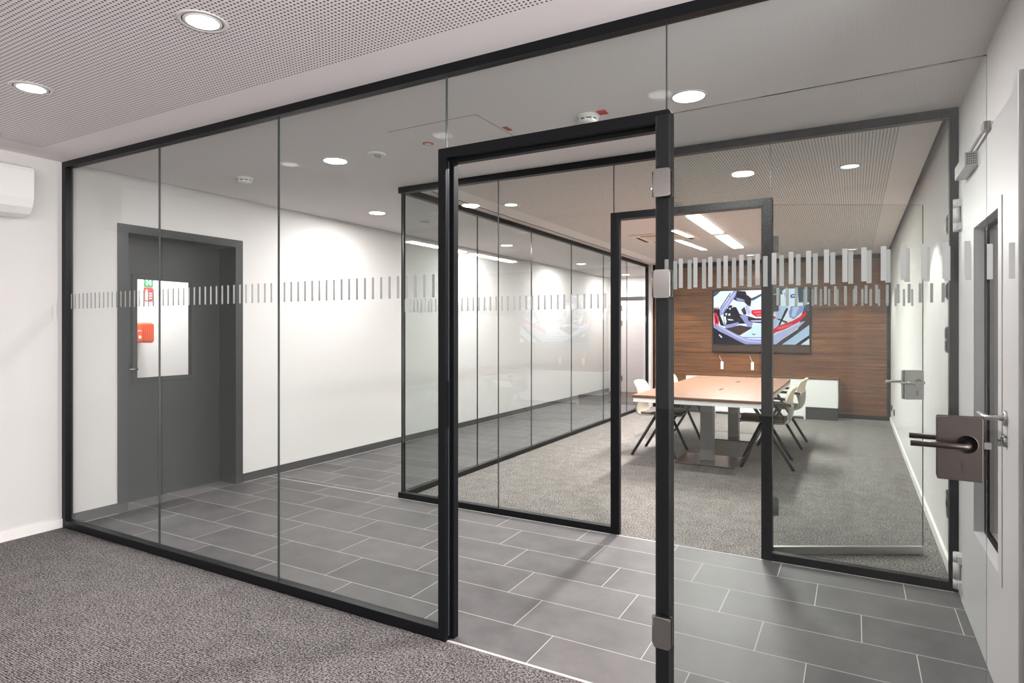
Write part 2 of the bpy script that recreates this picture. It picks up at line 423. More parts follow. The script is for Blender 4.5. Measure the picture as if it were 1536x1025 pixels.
# --- meeting room front partition
pb=thing('glass_partition','black framed glass partition with door opening across front of the meeting room','partition',(-1.4,GB,0),kind='thing')
BX0=-3.224; BL0,BL1,BR0,BR1=-1.420,-1.372,-.471,-.424
MB().box(BX0,XR,YB,YB+.05,2.462,H).build('top_rail',M['black'],pb,bevel=.0015)
MB().box(BX0,BL0,YB,YB+.05,0,.045).build('bottom_rail',M['black'],pb,bevel=.0015)
MB().box(BR1,XR,YB,YB+.05,0,.045).build('bottom_rail',M['black'],pb,bevel=.0015)
MB().box(XR-.04,XR,YB,YB+.05,.045,2.462).build('post',M['black'],pb,bevel=.0015)
df=MB()
df.box(BL0,BL1,YB,YB+.075,0,2.135).box(BR0,BR1,YB,YB+.075,0,2.135).box(BL1,BR0,YB,YB+.075,2.090,2.135)
df.box(BL1,BL1+.012,YB,YB+.035,0,2.09).box(BR0-.012,BR0,YB,YB+.035,0,2.09)
df.build('door_frame',M['black'],pb,bevel=.0012)
xs=[BX0+.031,-2.299,-1.405]
for i in range(2):
    p=paneX(xs[i]+(.002 if i else 0),xs[i+1]-.002,GB,.04,2.468).build('glass_pane',GL,pb)
    stripes(MB(),rng(-2.664,xs[i]+.012,min(xs[i+1]-.012,BL0-.01)),lambda a,z:(a,GB-.0068,z)).build('privacy_stripes',M['foil'],p)
paneX(-1.405+.002,-.435-.002,GB,2.13,2.468).build('glass_pane',GL,pb)
p=paneX(-.435+.002,XR-.034,GB,.04,2.468).build('glass_pane',GL,pb)
stripes(MB(),rng(-.395,-.42,XR-.05),lambda a,z:(a,GB-.0068,z)).build('privacy_stripes',M['foil'],p)
for x,z0 in ((-2.299,.045),(-1.405,2.135),(-.435,2.135)):
    MB().box(x-.0018,x+.0018,GB-.005,GB+.005,z0,2.462).build('joint',M['sil'],pb)
# --- side partition of the meeting room
pc=thing('glass_partition','long side glass partition between tiled corridor and meeting room carpet','partition',(GC,7.2,0),kind='thing')
CY0=YB+.051; CY1=10.65
MB().box(GC-.025,GC+.025,CY0,CY1,2.462,H).build('top_rail',M['black'],pc,bevel=.0015)
MB().box(GC-.025,GC+.025,CY0,CY1,0,.045).build('bottom_rail',M['black'],pc,bevel=.0015)
MB().box(GC-.025,GC+.025,CY1-.045,CY1,.045,2.462).build('post',M['black'],pc,bevel=.0015)
ys=[CY0+.002,5.054,6.196,7.322,8.482,9.532,CY1-.04]
for i in range(6):
    p=paneY(ys[i]+.002,ys[i+1]-.002,GC,.04,2.468).build('glass_pane',GL,pc)
    stripes(MB(),rng(4.711,ys[i]+.012,ys[i+1]-.012),lambda a,z:(GC+.0068,a,z)).build('privacy_stripes',M['foil'],p)
    if i: MB().box(GC-.005,GC+.005,ys[i]-.0018,ys[i]+.0018,.045,2.462).build('joint',M['sil'],pc)
MB().box(GC-.007,GC+.0055,GB-.007,YB+.0505,.045,2.462).build('corner_joint',M['seal'],pb)

# ------------------------------------------------------------------ glass door leaves (local: hinge at origin, leaf along +x)
def rounded(x0,x1,z0,z1,r,n=5):
    pts=[]
    for cx,cz,a0 in ((x1-r,z1-r,0),(x0+r,z1-r,90),(x0+r,z0+r,180),(x1-r,z0+r,270)):
        for k in range(n+1):
            a=math.radians(a0+90*k/n); pts.append((cx+r*math.cos(a),cz+r*math.sin(a)))
    return pts
def plate(mb,x0,x1,z0,z1,ya,yb,r=.008):
    poly=rounded(x0,x1,z0,z1,r); return mb.prism(poly,lambda p:(p[0],ya,p[1]),lambda p:(p[0],yb,p[1]))
def keyhole(mb,cx,cz,y,w=.0085,s=-1):
    pts=[]
    for k in range(13):
        a=math.radians(-50+280*k/12); pts.append((cx+w*math.cos(a),cz+w*math.sin(a)))
    pts+=[(cx-.0052,cz-.024),(cx+.0052,cz-.024)]
    return mb.prism(pts,lambda p:(p[0],y,p[1]),lambda p:(p[0],y+.0012*s,p[1]))
def glass_door(nm,label,loc,rz,W,phase,met):
    d=thing(nm,label,'door',loc,rz,world=False,kind='structure')
    th=.010
    mb=paneX(0,W,0,.012,2.112,th); p=mb.build('glass_leaf',[M['glassdoor'],M['edge']],d)
    stripes(MB(),rng(phase,.02,W-.02),lambda a,z:(a,-th/2-.0008,z)).build('privacy_stripes',M['foil'],p)
    MB().box(0,W,-.014,.014,.008,.052).build('bottom_seal',M['alu'],d,bevel=.002)
    for z0,z1 in ((1.822,1.922),(1.467,1.568),(.240,.348)):
        h=plate(MB(),-.004,.056,z0,z1,-.020,-.0055,.010).build('hinge',M[met[0]],d,bevel=.001)
        plate(MB(),.004,.056,z0,z1,.0055,.016,.010).build('hinge_plate',M[met[0]],h)
        MB().tube([(-.006,.002,z0+.006),(-.006,.002,z1-.006)],.009,14).build('hinge_pin',M[met[0]],h)
    x0,x1=W-.114,W-.010
    lk=MB(); plate(lk,x0,x1,.938,1.113,-.026,-.0055,.004); plate(lk,x0,x1+.008,.938,1.113,.0055,.026,.004)
    lk=lk.build('lock_case',M[met[1]],d,bevel=.0012)
    cx=x0+.068; cz=1.040
    for s in (-1,1):
        y=s*.026
        MB().lathe([(.026,y),(.026,y+s*.0016),(.0235,y+s*.0016),(.0235,y+s*.001),(0,y+s*.001)],(cx,0,cz),'y',28).build('rosette',M[met[1]],lk)
        keyhole(MB(),cx-.004,.985,y+s*.0002,s=s).build('keyhole',M['steel'] if met[1]=='steel' else M['steel2'],lk)
        pts=[(cx,y,cz),(cx,y+s*.034,cz),(cx-.004,y+s*.042,cz),(cx-.012,y+s*.046,cz),(cx-.132,y+s*.046,cz)]
        MB().tube(pts,.0085,14).build('handle',M[met[1]],d)
    MB().box(W-.006,W+.010,-.007,.007,1.028,1.046).build('latch',M['steel2'],d)
    return d
glass_door('door_4','open frameless glass door with dark steel lock case, hinged on the front black frame',(-.615,2.153,0),math.radians(-2.4),.933,.04,('steel2','steel'))
glass_door('door_5','open frameless glass door with light steel lock case, swung into the meeting room',(-.456,3.995,0),math.radians(29.1),.933,.065,('steel2','steel3'))

# ------------------------------------------------------------------ dark door in the left wall
d1=thing('door_1','dark anthracite door with window in the left corridor wall','door',(XL,3.09,0),kind='structure')
fr=MB()
J0,J1,JT=2.633,3.549,2.084
fr.box(XD-.05,XL+.006,D0,J0,0,DT).box(XD-.05,XL+.006,J1,D1,0,DT).box(XD-.05,XL+.006,J0,J1,JT,DT)
fr.build('door_frame',M['anthra_in'],d1,bevel=.002)
a0,a1,b0,b1=2.810,3.290,.967,1.770
lf=MB()
X0,X1=XD-.055,XD
lf.box(X0,X1,J0,a0,0,JT).box(X0,X1,a1,J1,0,JT).box(X0,X1,a0,a1,0,b0).box(X0,X1,a0,a1,b1,JT)
lf=lf.build('door_leaf',M['anthra'],d1)
wf=MB()
for (y0,y1,z0,z1) in ((a0-.028,a0+.012,b0-.03,b1+.03),(a1-.012,a1+.028,b0-.03,b1+.03),(a0+.012,a1-.012,b0-.03,b0+.010),(a0+.012,a1-.012,b1-.010,b1+.03)):
    wf.box(X1,X1+.010,y0,y1,z0,z1)
wf.build('window_bead',M['anthra'],lf,bevel=.002)
paneY(a0,a1,XD-.02,b0,b1,.008).build('window_glass',[M['glassdoor'],M['edge']],lf)
hd=MB().tube([(XD,2.738,1.048),(XD+.045,2.738,1.048),(XD+.05,2.745,1.048),(XD+.05,2.80,1.048)],.009,12).build('handle',M['steel2'],lf)
MB().tube([(XD+.0,3.546,1.0),(XD+.0,3.546,1.001)],.001,4).build('gap_seal',M['seal'],lf)
# things in the bright room
XB=-6.3
t=thing('wall_cover','orange cover box on the white wall seen through the dark door window','cover',(XB,3.55,1.2))
f=lambda x:(lambda p:(x,p[0],p[1]))
poly=[(3.20,1.232),(3.38,1.222),(3.48,1.235),(3.602,1.228),(3.604,1.30),(3.602,1.40),(3.590,1.43),(3.48,1.424),(3.33,1.434),(3.20,1.43)]
MB().prism(poly,f(XB+.001),f(XB+.24)).build('body',M['orange'],t,bevel=.02,seg=3)
st=MB()
for k in range(6):
    y=3.495+k*.018; st.box(XB+.2405,XB+.247,y,y+.010,1.245,1.415)
st.build('fold',M['orange'],t,bevel=.004)
for m in ((3.450,3.472,1.275,1.302),(3.435,3.475,1.345,1.352)): MB().box(XB+.2402,XB+.2415,*m).build('marking',M['signwhite'],t)
t=thing('safety_sign','green and white emergency sign above the red sign behind the dark door window','sign',(XB,3.67,1.79))
MB().box(XB+.001,XB+.006,3.635,3.728,1.797,1.90).build('plate',M['green'],t)
MB().box(XB+.0062,XB+.0075,3.655,3.672,1.815,1.885).box(XB+.0062,XB+.0075,3.691,3.708,1.815,1.885).box(XB+.0062,XB+.0075,3.655,3.708,1.835,1.85).build('pictogram',M['signwhite'],t)
t=thing('safety_sign','red and white fire sign below the green sign behind the dark door window','sign',(XB,3.67,1.60))
MB().box(XB+.001,XB+.006,3.635,3.728,1.650,1.788).build('plate',M['red'],t)
MB().box(XB+.0062,XB+.0075,3.648,3.670,1.66,1.75).box(XB+.0062,XB+.0075,3.654,3.664,1.75,1.77).box(XB+.0062,XB+.0075,3.688,3.715,1.675,1.685).box(XB+.0062,XB+.0075,3.688,3.715,1.70,1.71).box(XB+.0062,XB+.0075,3.688,3.715,1.725,1.735).build('pictogram',M['signwhite'],t)

# ------------------------------------------------------------------ white door in the right wall
d2=thing('door_2','white door with window and closer in the right corridor wall','door',(XR,3.15,0),kind='structure')
a0,a1,b0,b1=2.845,3.377,.465,1.805
E0,E1=2.578,3.775
X0,X1=XR-.006,XR+.055
lf=MB()
lf.box(X0,X1,E0,a0,.006,WT-.004).box(X0,X1,a1,E1,.006,WT-.004).box(X0,X1,a0,a1,.006,b0).box(X0,X1,a0,a1,b1,WT-.004)
lf=lf.build('door_leaf',M['doorwhite'],d2)
MB().box(XR-.014,XR+.10,W0,E0-.004,0,WT+.03).build('door_frame',M['doorwhite'],d2,bevel=.004)
MB().box(XR+.02,XR+.03,E0-.004,E0+.01,0,WT).build('seal',M['seal'],d2)
wf=MB(); q=.037; qy=.06; pz=X0-.004
for (y0,y1,z0,z1) in ((a0-qy,a0,b0-q,b1+q),(a1,a1+qy,b0-q,b1+q),(a0,a1,b0-q,b0),(a0,a1,b1,b1+q)):
    wf.box(pz,X0,y0,y1,z0,z1)
wf.build('window_bead',M['doorwhite'],lf,bevel=.0015)
gs=MB(); q=.012
for (y0,y1,z0,z1) in ((a0,a0+q,b0,b1),(a1-q,a1,b0,b1),(a0+q,a1-q,b0,b0+q),(a0+q,a1-q,b1-q,b1)):
    gs.box(X0+.034,X0+.052,y0,y1,z0,z1)
gs.build('gasket',M['seal'],lf)
paneY(a0+q,a1-q,X0+.047,b0+q,b1-q,.008).build('window_glass',[M['glassdoor'],M['edge']],lf)
for z0,z1 in ((1.850,2.012),(.056,.236)):
    hb=MB(); n=(z1-z0)
    for u0,u1 in ((0,.26),(.265,.735),(.74,1)):
        hb.tube([(XR-.020,3.792,z0+n*u0),(XR-.020,3.792,z0+n*u1)],.0175,18)
    hb.box(XR-.020,XR-.004,3.745,3.815,z0+.006,z0+n*.25).box(XR-.020,XR-.004,3.745,3.815,z0+n*.75,z1-.006)
    h=hb.build('hinge',M['hinge'],d2)
    MB().lathe([(.003,-.0006),(0,-.0006)],(XR-.0205,3.7745,z0+n*.87),'y',10).lathe([(.003,-.0006),(0,-.0006)],(XR-.0205,3.7745,z0+n*.13),'y',10).build('screw',M['seal'],h)
# lever with oval rosettes
r=MB().lathe([(.027,X0),(.027,X0-.008),(.024,X0-.010),(0,X0-.010)],(0,2.722,1.046),'x',28)
r.lathe([(.020,X0),(.020,X0-.008),(.017,X0-.010),(0,X0-.010)],(0,2.722,.965),'x',24)
r=r.build('lock_plate',M['alu'],lf)
MB().tube([(X0,2.722,1.046),(X0-.048,2.722,1.046),(X0-.056,2.73,1.046),(X0-.058,2.745,1.046),(X0-.058,2.85,1.046)],.0095,14).build('handle',M['alu'],lf)
MB().tube([(X0-.008,2.722,.972),(X0-.024,2.722,.972)],.0085,14).box(X0-.024,X0-.008,2.717,2.727,.947,.970).build('cylinder',M['steel2'],lf)
# closer
c=thing('door_closer','grey overhead door closer with arm above the white door','door closer',(XR,3.44,2.067))
MB().box(.417,X0,3.288,3.593,2.067,2.127).build('body',M['alu'],c,bevel=.002)
dm=MB()
for i in range(5):
    for j in range(5):
        dm.box(.424+i*.0075,.4285+i*.0075,3.2868,3.2885,2.074+j*.010,2.0795+j*.010)
dm.build('end_grille',M['slot'],c)
MB().box(.440,X0-.001,2.995,3.06,2.140,2.172).build('bracket',M['greymetal'],c,bevel=.002)
MB().tube([(.445,3.42,2.128),(.445,3.40,2.140),(.447,3.02,2.150)],.010,10,ry=.005).build('arm',M['greymetal'],c)

# ------------------------------------------------------------------ far corridor door
d3=thing('door_3','white door in dark brown frame at far end of the corridor','door',(-4.0,YE,0),kind='structure')
MB().box(-4.55,-4.47,YE-.04,YE,0,2.08).box(-3.50,-3.42,YE-.04,YE,0,2.08).box(-4.47,-3.50,YE-.04,YE,2.0,2.08).build('door_frame',M['toe'],d3)
lf=MB().box(-4.465,-3.505,YE-.03,YE,.005,1.995).build('door_leaf',M['doorwhite'],d3)
for z in (.25,1.45,1.78): MB().box(-4.50,-4.43,YE-.05,YE-.031,z,z+.11).build('hinge',M['steel2'],d3)
MB().tube([(-3.58,YE-.03,1.05),(-3.58,YE-.08,1.05),(-3.70,YE-.08,1.05)],.009,8).build('handle',M['steel2'],lf)

# ------------------------------------------------------------------ lamps
def spot(parent,x,y,z,power,angle,blend,col,r=.04):
    l=bpy.data.lights.new('lamp_light','SPOT'); l.energy=power; l.spot_size=math.radians(angle); l.spot_blend=blend; l.color=col; l.shadow_soft_size=r
    o=bpy.data.objects.new('lamp_light',l); COL.objects.link(o); o.parent=parent; o.location=(0,0,z-H)
    return o
CORW=44
def disk(parent,x,y,size,power,col=(1,.97,.95)):
    l=bpy.data.lights.new('lamp_light','AREA'); l.shape='DISK'; l.size=size; l.energy=power; l.color=col
    o=bpy.data.objects.new('lamp_light',l); COL.objects.link(o); o.parent=parent; o.location=(0,0,-.010)
    return o
def downlight(label,x,y,kind,group):
    d=thing('downlight',label,'ceiling light',(x,y,H),group=group)
    if kind=='cor':
        MB().lathe([(.086,0),(.085,-.004),(.077,-.006),(.075,-.004)],(x,y,H),'z',40).build('ring',M['ring'],d)
        MB().lathe([(.0755,-.0035),(.05,-.005),(0,-.0055)],(x,y,H),'z',40).build('diffuser',M['lampC'],d)
        disk(d,x,y,.15,CORW*(1.3 if y>6 else .82 if y>4 else 1.1))
    elif kind=='cam':
        MB().lathe([(.088,-.0004),(.088,-.003),(.072,-.003),(.072,-.0006)],(x,y,H),'z',40).build('ring',M['ring'],d)
        MB().lathe([(.072,-.0012),(.068,-.0012)],(x,y,H),'z',40).build('shadow_gap',M['slot'],d)
        MB().lathe([(.068,-.001),(.067,-.004),(.057,-.004)],(x,y,H),'z',40).build('inner_ring',M['ring'],d)
        MB().lathe([(.057,-.0035),(.03,-.0038),(0,-.004)],(x,y,H),'z',40).build('diffuser',M['lampR'],d)
        spot(d,x,y,H-.05,*PW['cam'])
    else:
        MB().lathe([(.088,-.0004),(.088,-.003),(.068,-.003),(.068,-.0006)],(x,y,H),'z',40).build('ring',M['ring'],d)
        MB().lathe([(.068,-.0012),(.060,-.0012)],(x,y,H),'z',40).build('shadow_gap',M['slot'],d)
        MB().lathe([(.060,-.0015),(.03,-.002),(0,-.0022)],(x,y,H),'z',40).build('diffuser',M['lampM'],d)
        spot(d,x,y,H-.05,*PW['meet'])
    return d
PW={'cor':(125,160,.6,(1,.97,.95),.05),'cam':(110,72,1,(1,.96,.95),.045),'meet':(95,86,.14,(1,.965,.93),.03)}
gC='corridor downlights'; gR='front area downlights'; gM='meeting room downlights'
downlight('bright round corridor ceiling light behind the front glass, between two smoke detectors',-3.089,3.075,'cor',gC)
downlight('bright round ceiling light above the black framed door opening',-.715,3.075,'cor',gC)
downlight('round corridor ceiling light beside the corner of the meeting room glass',-4.10,4.64,'cor',gC)
downlight('round corridor ceiling light, first one seen through the side glass',-4.13,7.27,'cor',gC)
downlight('round corridor ceiling light, middle one seen through the side glass',-4.15,9.93,'cor',gC)
downlight('round corridor ceiling light in front of the far door with dark frame',-4.15,12.3,'cor',gC)
downlight('small recessed downlight in front perforated ceiling, farther from the air conditioner',-2.131,1.448,'cam',gR)
downlight('small recessed downlight in perforated ceiling above the white air conditioner',-3.428,1.448,'cam',gR)
downlight('small recessed downlight in perforated ceiling above the front door opening',-.831,1.448,'cam',gR)
downlight('small recessed downlight in meeting room ceiling by the slot diffuser',-2.766,4.95,'meet',gM)
downlight('small recessed downlight in the middle of the meeting room ceiling front row',-1.397,4.95,'meet',gM)
downlight('small recessed downlight in perforated meeting room ceiling beside the white wall',-.029,4.95,'meet',gM)
downlight('recessed downlight before the walnut wall beside the side glass',-2.766,10.05,'meet',gM)
downlight('recessed downlight before the walnut wall above the television',-1.397,10.05,'meet',gM)
downlight('recessed downlight before the walnut wall in the corner with the white wall',-.029,10.05,'meet',gM)
def linear(label,x,y0,y1,w,group,power,col=(1,.965,.925)):
    d=thing('linear_lamp',label,'ceiling light',(x,(y0+y1)/2,H),group=group)
    MB().box(x-w/2-.008,x+w/2+.008,y0-.008,y1+.008,H-.005,H).build('frame',M['ring'],d)
    MB().box(x-w/2,x+w/2,y0,y1,H-.020,H-.0045).build('diffuser',M['lampL'],d,bevel=.006)
    l=bpy.data.lights.new('lamp_light','AREA'); l.shape='RECTANGLE'; l.size=w; l.size_y=y1-y0; l.energy=power; l.color=col
    o=bpy.data.objects.new('lamp_light',l); COL.objects.link(o); o.parent=d; o.location=(0,0,-.022)
    return d
gL='linear ceiling lamps'
linear('long linear ceiling lamp over the table, the half nearer the glass door',-1.41,6.24,7.50,.135,gL,160)
linear('long linear ceiling lamp over the table, the half nearer the television',-1.41,7.74,8.98,.135,gL,160)
gF='linear ceiling lamps in the front area'
linear('linear ceiling lamp in the front area seen only as a reflection, nearer one',-2.20,-3.2,-2.6,.08,gF,20)
linear('linear ceiling lamp in the front area seen only as a reflection, farther one',-2.42,-4.5,-3.35,.08,gF,30)
# unseen lamps added to brighten the adjoining rooms
def fill_lamp(label,x,y,w,power):
    d=thing('fill_panel',label,'ceiling light',(x,y,H))
    MB().box(x-w/2,x+w/2,y-w/2,y+w/2,H-.012,H).build('diffuser',M['lampR'],d)
    l=bpy.data.lights.new('lamp_light','AREA'); l.size=w; l.energy=power
    o=bpy.data.objects.new('lamp_light',l); COL.objects.link(o); o.parent=d; o.location=(0,0,-.02)
fill_lamp('unseen ceiling lamp added to brighten the room behind the dark door',-5.65,3.6,.6,60)
fill_lamp('unseen ceiling lamp added to brighten the space behind the white door',1.7,2.7,.25,3)

# ------------------------------------------------------------------ ceiling fittings
def detector(label,x,y,red=False):
    d=thing('smoke_detector',label,'smoke detector',(x,y,H))
    MB().lathe([(.062,0),(.062,-.008),(.055,-.012)],(x,y,H),'z',32).build('base',M['plastic'],d)
    MB().lathe([(.055,-.012),(.052,-.020),(.049,-.020)],(x,y,H),'z',32).build('body',M['plastic'],d)
    MB().lathe([(.046,-.018),(.046,-.030)],(x,y,H),'z',32).build('slot_ring',M['slot'],d)
    cp=MB().lathe([(.050,-.026),(.048,-.034),(.035,-.042),(0,-.044)],(x,y,H),'z',32)
    for k in range(8):
        a=k*PI/4; cp.box(-.004,.004,.044,.052,-.034,-.012,M=Matrix.Translation((x,y,H))@Matrix.Rotation(a,4,'Z'))
    cp.build('cap',M['plastic'],d)
    return d
detector('white smoke detector on corridor ceiling before the dark door',-4.041,3.09)
detector('white smoke detector on corridor ceiling above the black door header',-1.254,3.10)
detector('white smoke detector on meeting room ceiling above the inner door frame',-1.422,5.647)
detector('white smoke detector on corridor ceiling beside the glass corner',-3.95,5.2)
d=thing('ceiling_sensor','flat round white sensor on corridor ceiling between bright lamp and access hatch','sensor',(-2.735,3.09,H))
MB().lathe([(.060,0),(.060,-.006),(.052,-.010),(0,-.010)],(-2.735,3.09,H),'z',32).build('body',M['plastic'],d)
MB().lathe([(.026,-.0105),(.026,-.022),(.014,-.026),(0,-.026)],(-2.735,3.09,H),'z',24).build('lens',M['grey'],d)
hx0,hx1,hy0,hy1=-2.375,-1.772,2.782,3.385
h=thing('access_hatch','square access hatch with thin outline in the corridor ceiling','hatch',(-2.07,3.08,H))
MB().box(hx0,hx1,hy0,hy1,H-.002,H).build('panel',M['ceil'],h)
e=MB(); s=.0025
for (x0,x1,y0,y1) in ((hx0-s,hx0,hy0-s,hy1+s),(hx1,hx1+s,hy0-s,hy1+s),(hx0,hx1,hy0-s,hy0),(hx0,hx1,hy1,hy1+s)): e.box(x0,x1,y0,y1,H-.0012,H)
e.build('joint',M['gap'],h)
t=thing('ceiling_tag','small amber tag on corridor ceiling along one edge of the access hatch','tag',(-1.735,3.068,H))
MB().box(-1.752,-1.722,3.03,3.10,H-.003,H).build('body',M['amber'],t)
t=thing('hatch_lock','round lock with orange ring in the access hatch','lock',(-2.302,3.068,H-.002))
MB().lathe([(.034,0),(.034,-.003),(.022,-.004)],(-2.302,3.068,H-.002),'z',28).build('ring',M['amber'],t)
MB().lathe([(.022,-.003),(0,-.004)],(-2.302,3.068,H-.002),'z',28).build('core',M['plastic'],t)
t=tag(MB().box(-1.19,-1.145,3.05,3.11,H-.004,H).build('ceiling_tag',M['red'],origin=(-1.17,3.08,H)),'small red tag on corridor ceiling beside the detector above door header','tag')
t=thing('slot_diffuser','long black air slot in meeting room ceiling beside the side glass','air diffuser',(-3.07,7.0,H))
MB().box(-3.082,-3.060,4.15,9.9,H-.002,H).build('slot',M['slot'],t)
MB().box(-3.090,-3.082,4.14,9.91,H-.004,H).box(-3.060,-3.052,4.14,9.91,H-.004,H).build('frame',M['ring'],t)
# air conditioner cassette
cx0,cx1,cy0,cy1=-2.40,-1.70,7.22,7.92
t=thing('ceiling_cassette','square beige air conditioner cassette in meeting room ceiling beside the linear lamps','air conditioner',(-2.05,7.57,H))
MB().box(cx0,cx1,cy0,cy1,H-.022,H).build('panel',M['beige'],t,bevel=.006)
mx_,my_=-2.05,7.57
gr=MB()
for k in range(11):
    y=my_-.19+k*.038; gr.box(mx_-.19,mx_+.19,y,y+.022,H-.028,H-.0225)
gr.build('grille',M['beige'],t)
for (x0,x1,y0,y1) in ((mx_-.22,mx_+.22,cy0+.045,cy0+.085),(mx_-.22,mx_+.22,cy1-.085,cy1-.045),(cx0+.045,cx0+.085,my_-.22,my_+.22),(cx1-.085,cx1-.045,my_-.22,my_+.22)):
    MB().box(x0,x1,y0,y1,H-.0235,H-.0215).build('air_slot',M['slot'],t)
# wall air conditioner in the front area
t=thing('wall_air_conditioner','white wall mounted air conditioner on white wall below perforated ceiling','air conditioner',(XL,1.5,2.08))
prof=[(0,2.085),(.10,2.078),(.15,2.095),(.185,2.135),(.202,2.19),(.204,2.36),(.197,2.385),(.17,2.395),(0,2.395)]
Y0,Y1=1.10,1.945
MB().prism(prof,lambda p:(XL+p[0],Y0,p[1]),lambda p:(XL+p[0],Y1,p[1])).build('body',M['plastic'],t,bevel=.006,seg=3)
MB().prism([(.105,2.0765),(.150,2.0935),(.184,2.1335),(.186,2.1315),(.153,2.090),(.106,2.073)],lambda p:(XL+p[0],Y0+.05,p[1]),lambda p:(XL+p[0],Y1-.09,p[1])).build('louver',M['ring'],t)

# ------------------------------------------------------------------ wall switches and sockets on the right wall
def wallplate(label,y,z0,z1,w,cat='switch',extra=None):
    t=thing('wall_'+cat,label,cat,(XR,y,z0))
    MB().prism(rounded(y-w/2,y+w/2,z0,z1,.012),lambda p:(XR,p[0],p[1]),lambda p:(XR-.012,p[0],p[1])).build('plate',M['darkplastic'],t,bevel=.003)
    if extra=='rocker':
        n=max(1,round((z1-z0)/.075))
        for k in range(n):
            a=z0+(z1-z0)*(k+.12)/n; b=z0+(z1-z0)*(k+.88)/n
            MB().box(XR-.017,XR-.012,y-w*.36,y+w*.36,a,b).build('rocker',M['darkplastic'],t,bevel=.002)
    elif extra=='socket':
        MB().lathe([(.022,XR-.0125),(.020,XR-.0145),(.020,XR-.0128),(0,XR-.0126)],(0,y,(z0+z1)/2),'x',24).build('outlet',M['slot'],t)
wallplate('dark rounded wall control plate highest on the white meeting room wall',4.27,1.905,2.01,.075,'control','rocker')
wallplate('dark wall box at stripe height on the white meeting room wall',4.27,1.53,1.625,.075,'control','rocker')
wallplate('dark double light switch above handle height on white meeting room wall',4.29,1.225,1.375,.08,'switch','rocker')
wallplate('dark wall socket near the floor just behind the inner glass',4.27,.29,.44,.08,'socket','socket')
wallplate('small dark wall socket in the corner next to the walnut wall',10.35,.20,.28,.08,'socket','socket')
wallplate('small dark wall socket, second one away from the walnut wall',9.75,.20,.285,.08,'socket','socket')

# ------------------------------------------------------------------ television
tv=thing('mounted_television','large wall television showing a car interior on the walnut wall','television',(-1.345,YW,.99))
TX0,TX1=-2.095,-.600; TZ0,TZ1=.990,2.030
MB().box(TX0,TX1,YW-.055,YW-.003,TZ0,TZ1).build('housing',M['tv'],tv,bevel=.003)
MB().box(TX0+.012,TX1-.012,YW-.0575,YW-.055,TZ0+.012,1.105).build('lower_panel',M['tvpanel'],tv)
SX0,SX1,SZ0,SZ1=TX0+.022,TX1-.022,1.125,2.008
def SP(px,py,lv):
    u=(px-118)/(1382-118); v=(py-128)/(797-128)
    return (SX0+u*(SX1-SX0),YW-.0552-.00025*lv,SZ1-v*(SZ1-SZ0))
cols={'w':srgb(232,242,252),'pk':srgb(250,238,246),'lb':srgb(186,208,236),'lc':srgb(150,152,205),'lc2':srgb(190,192,232),'dk':srgb(28,24,40),'br':srgb(66,52,50),'tl':srgb(58,84,100),'rd':srgb(226,38,62),'rd2':srgb(250,110,120),'sk':srgb(205,230,240),'gr':srgb(112,118,100),'bl':srgb(50,90,170)}
keys=list(cols); TVM=[emit('screen_'+k,cols[k],1.6) for k in keys]
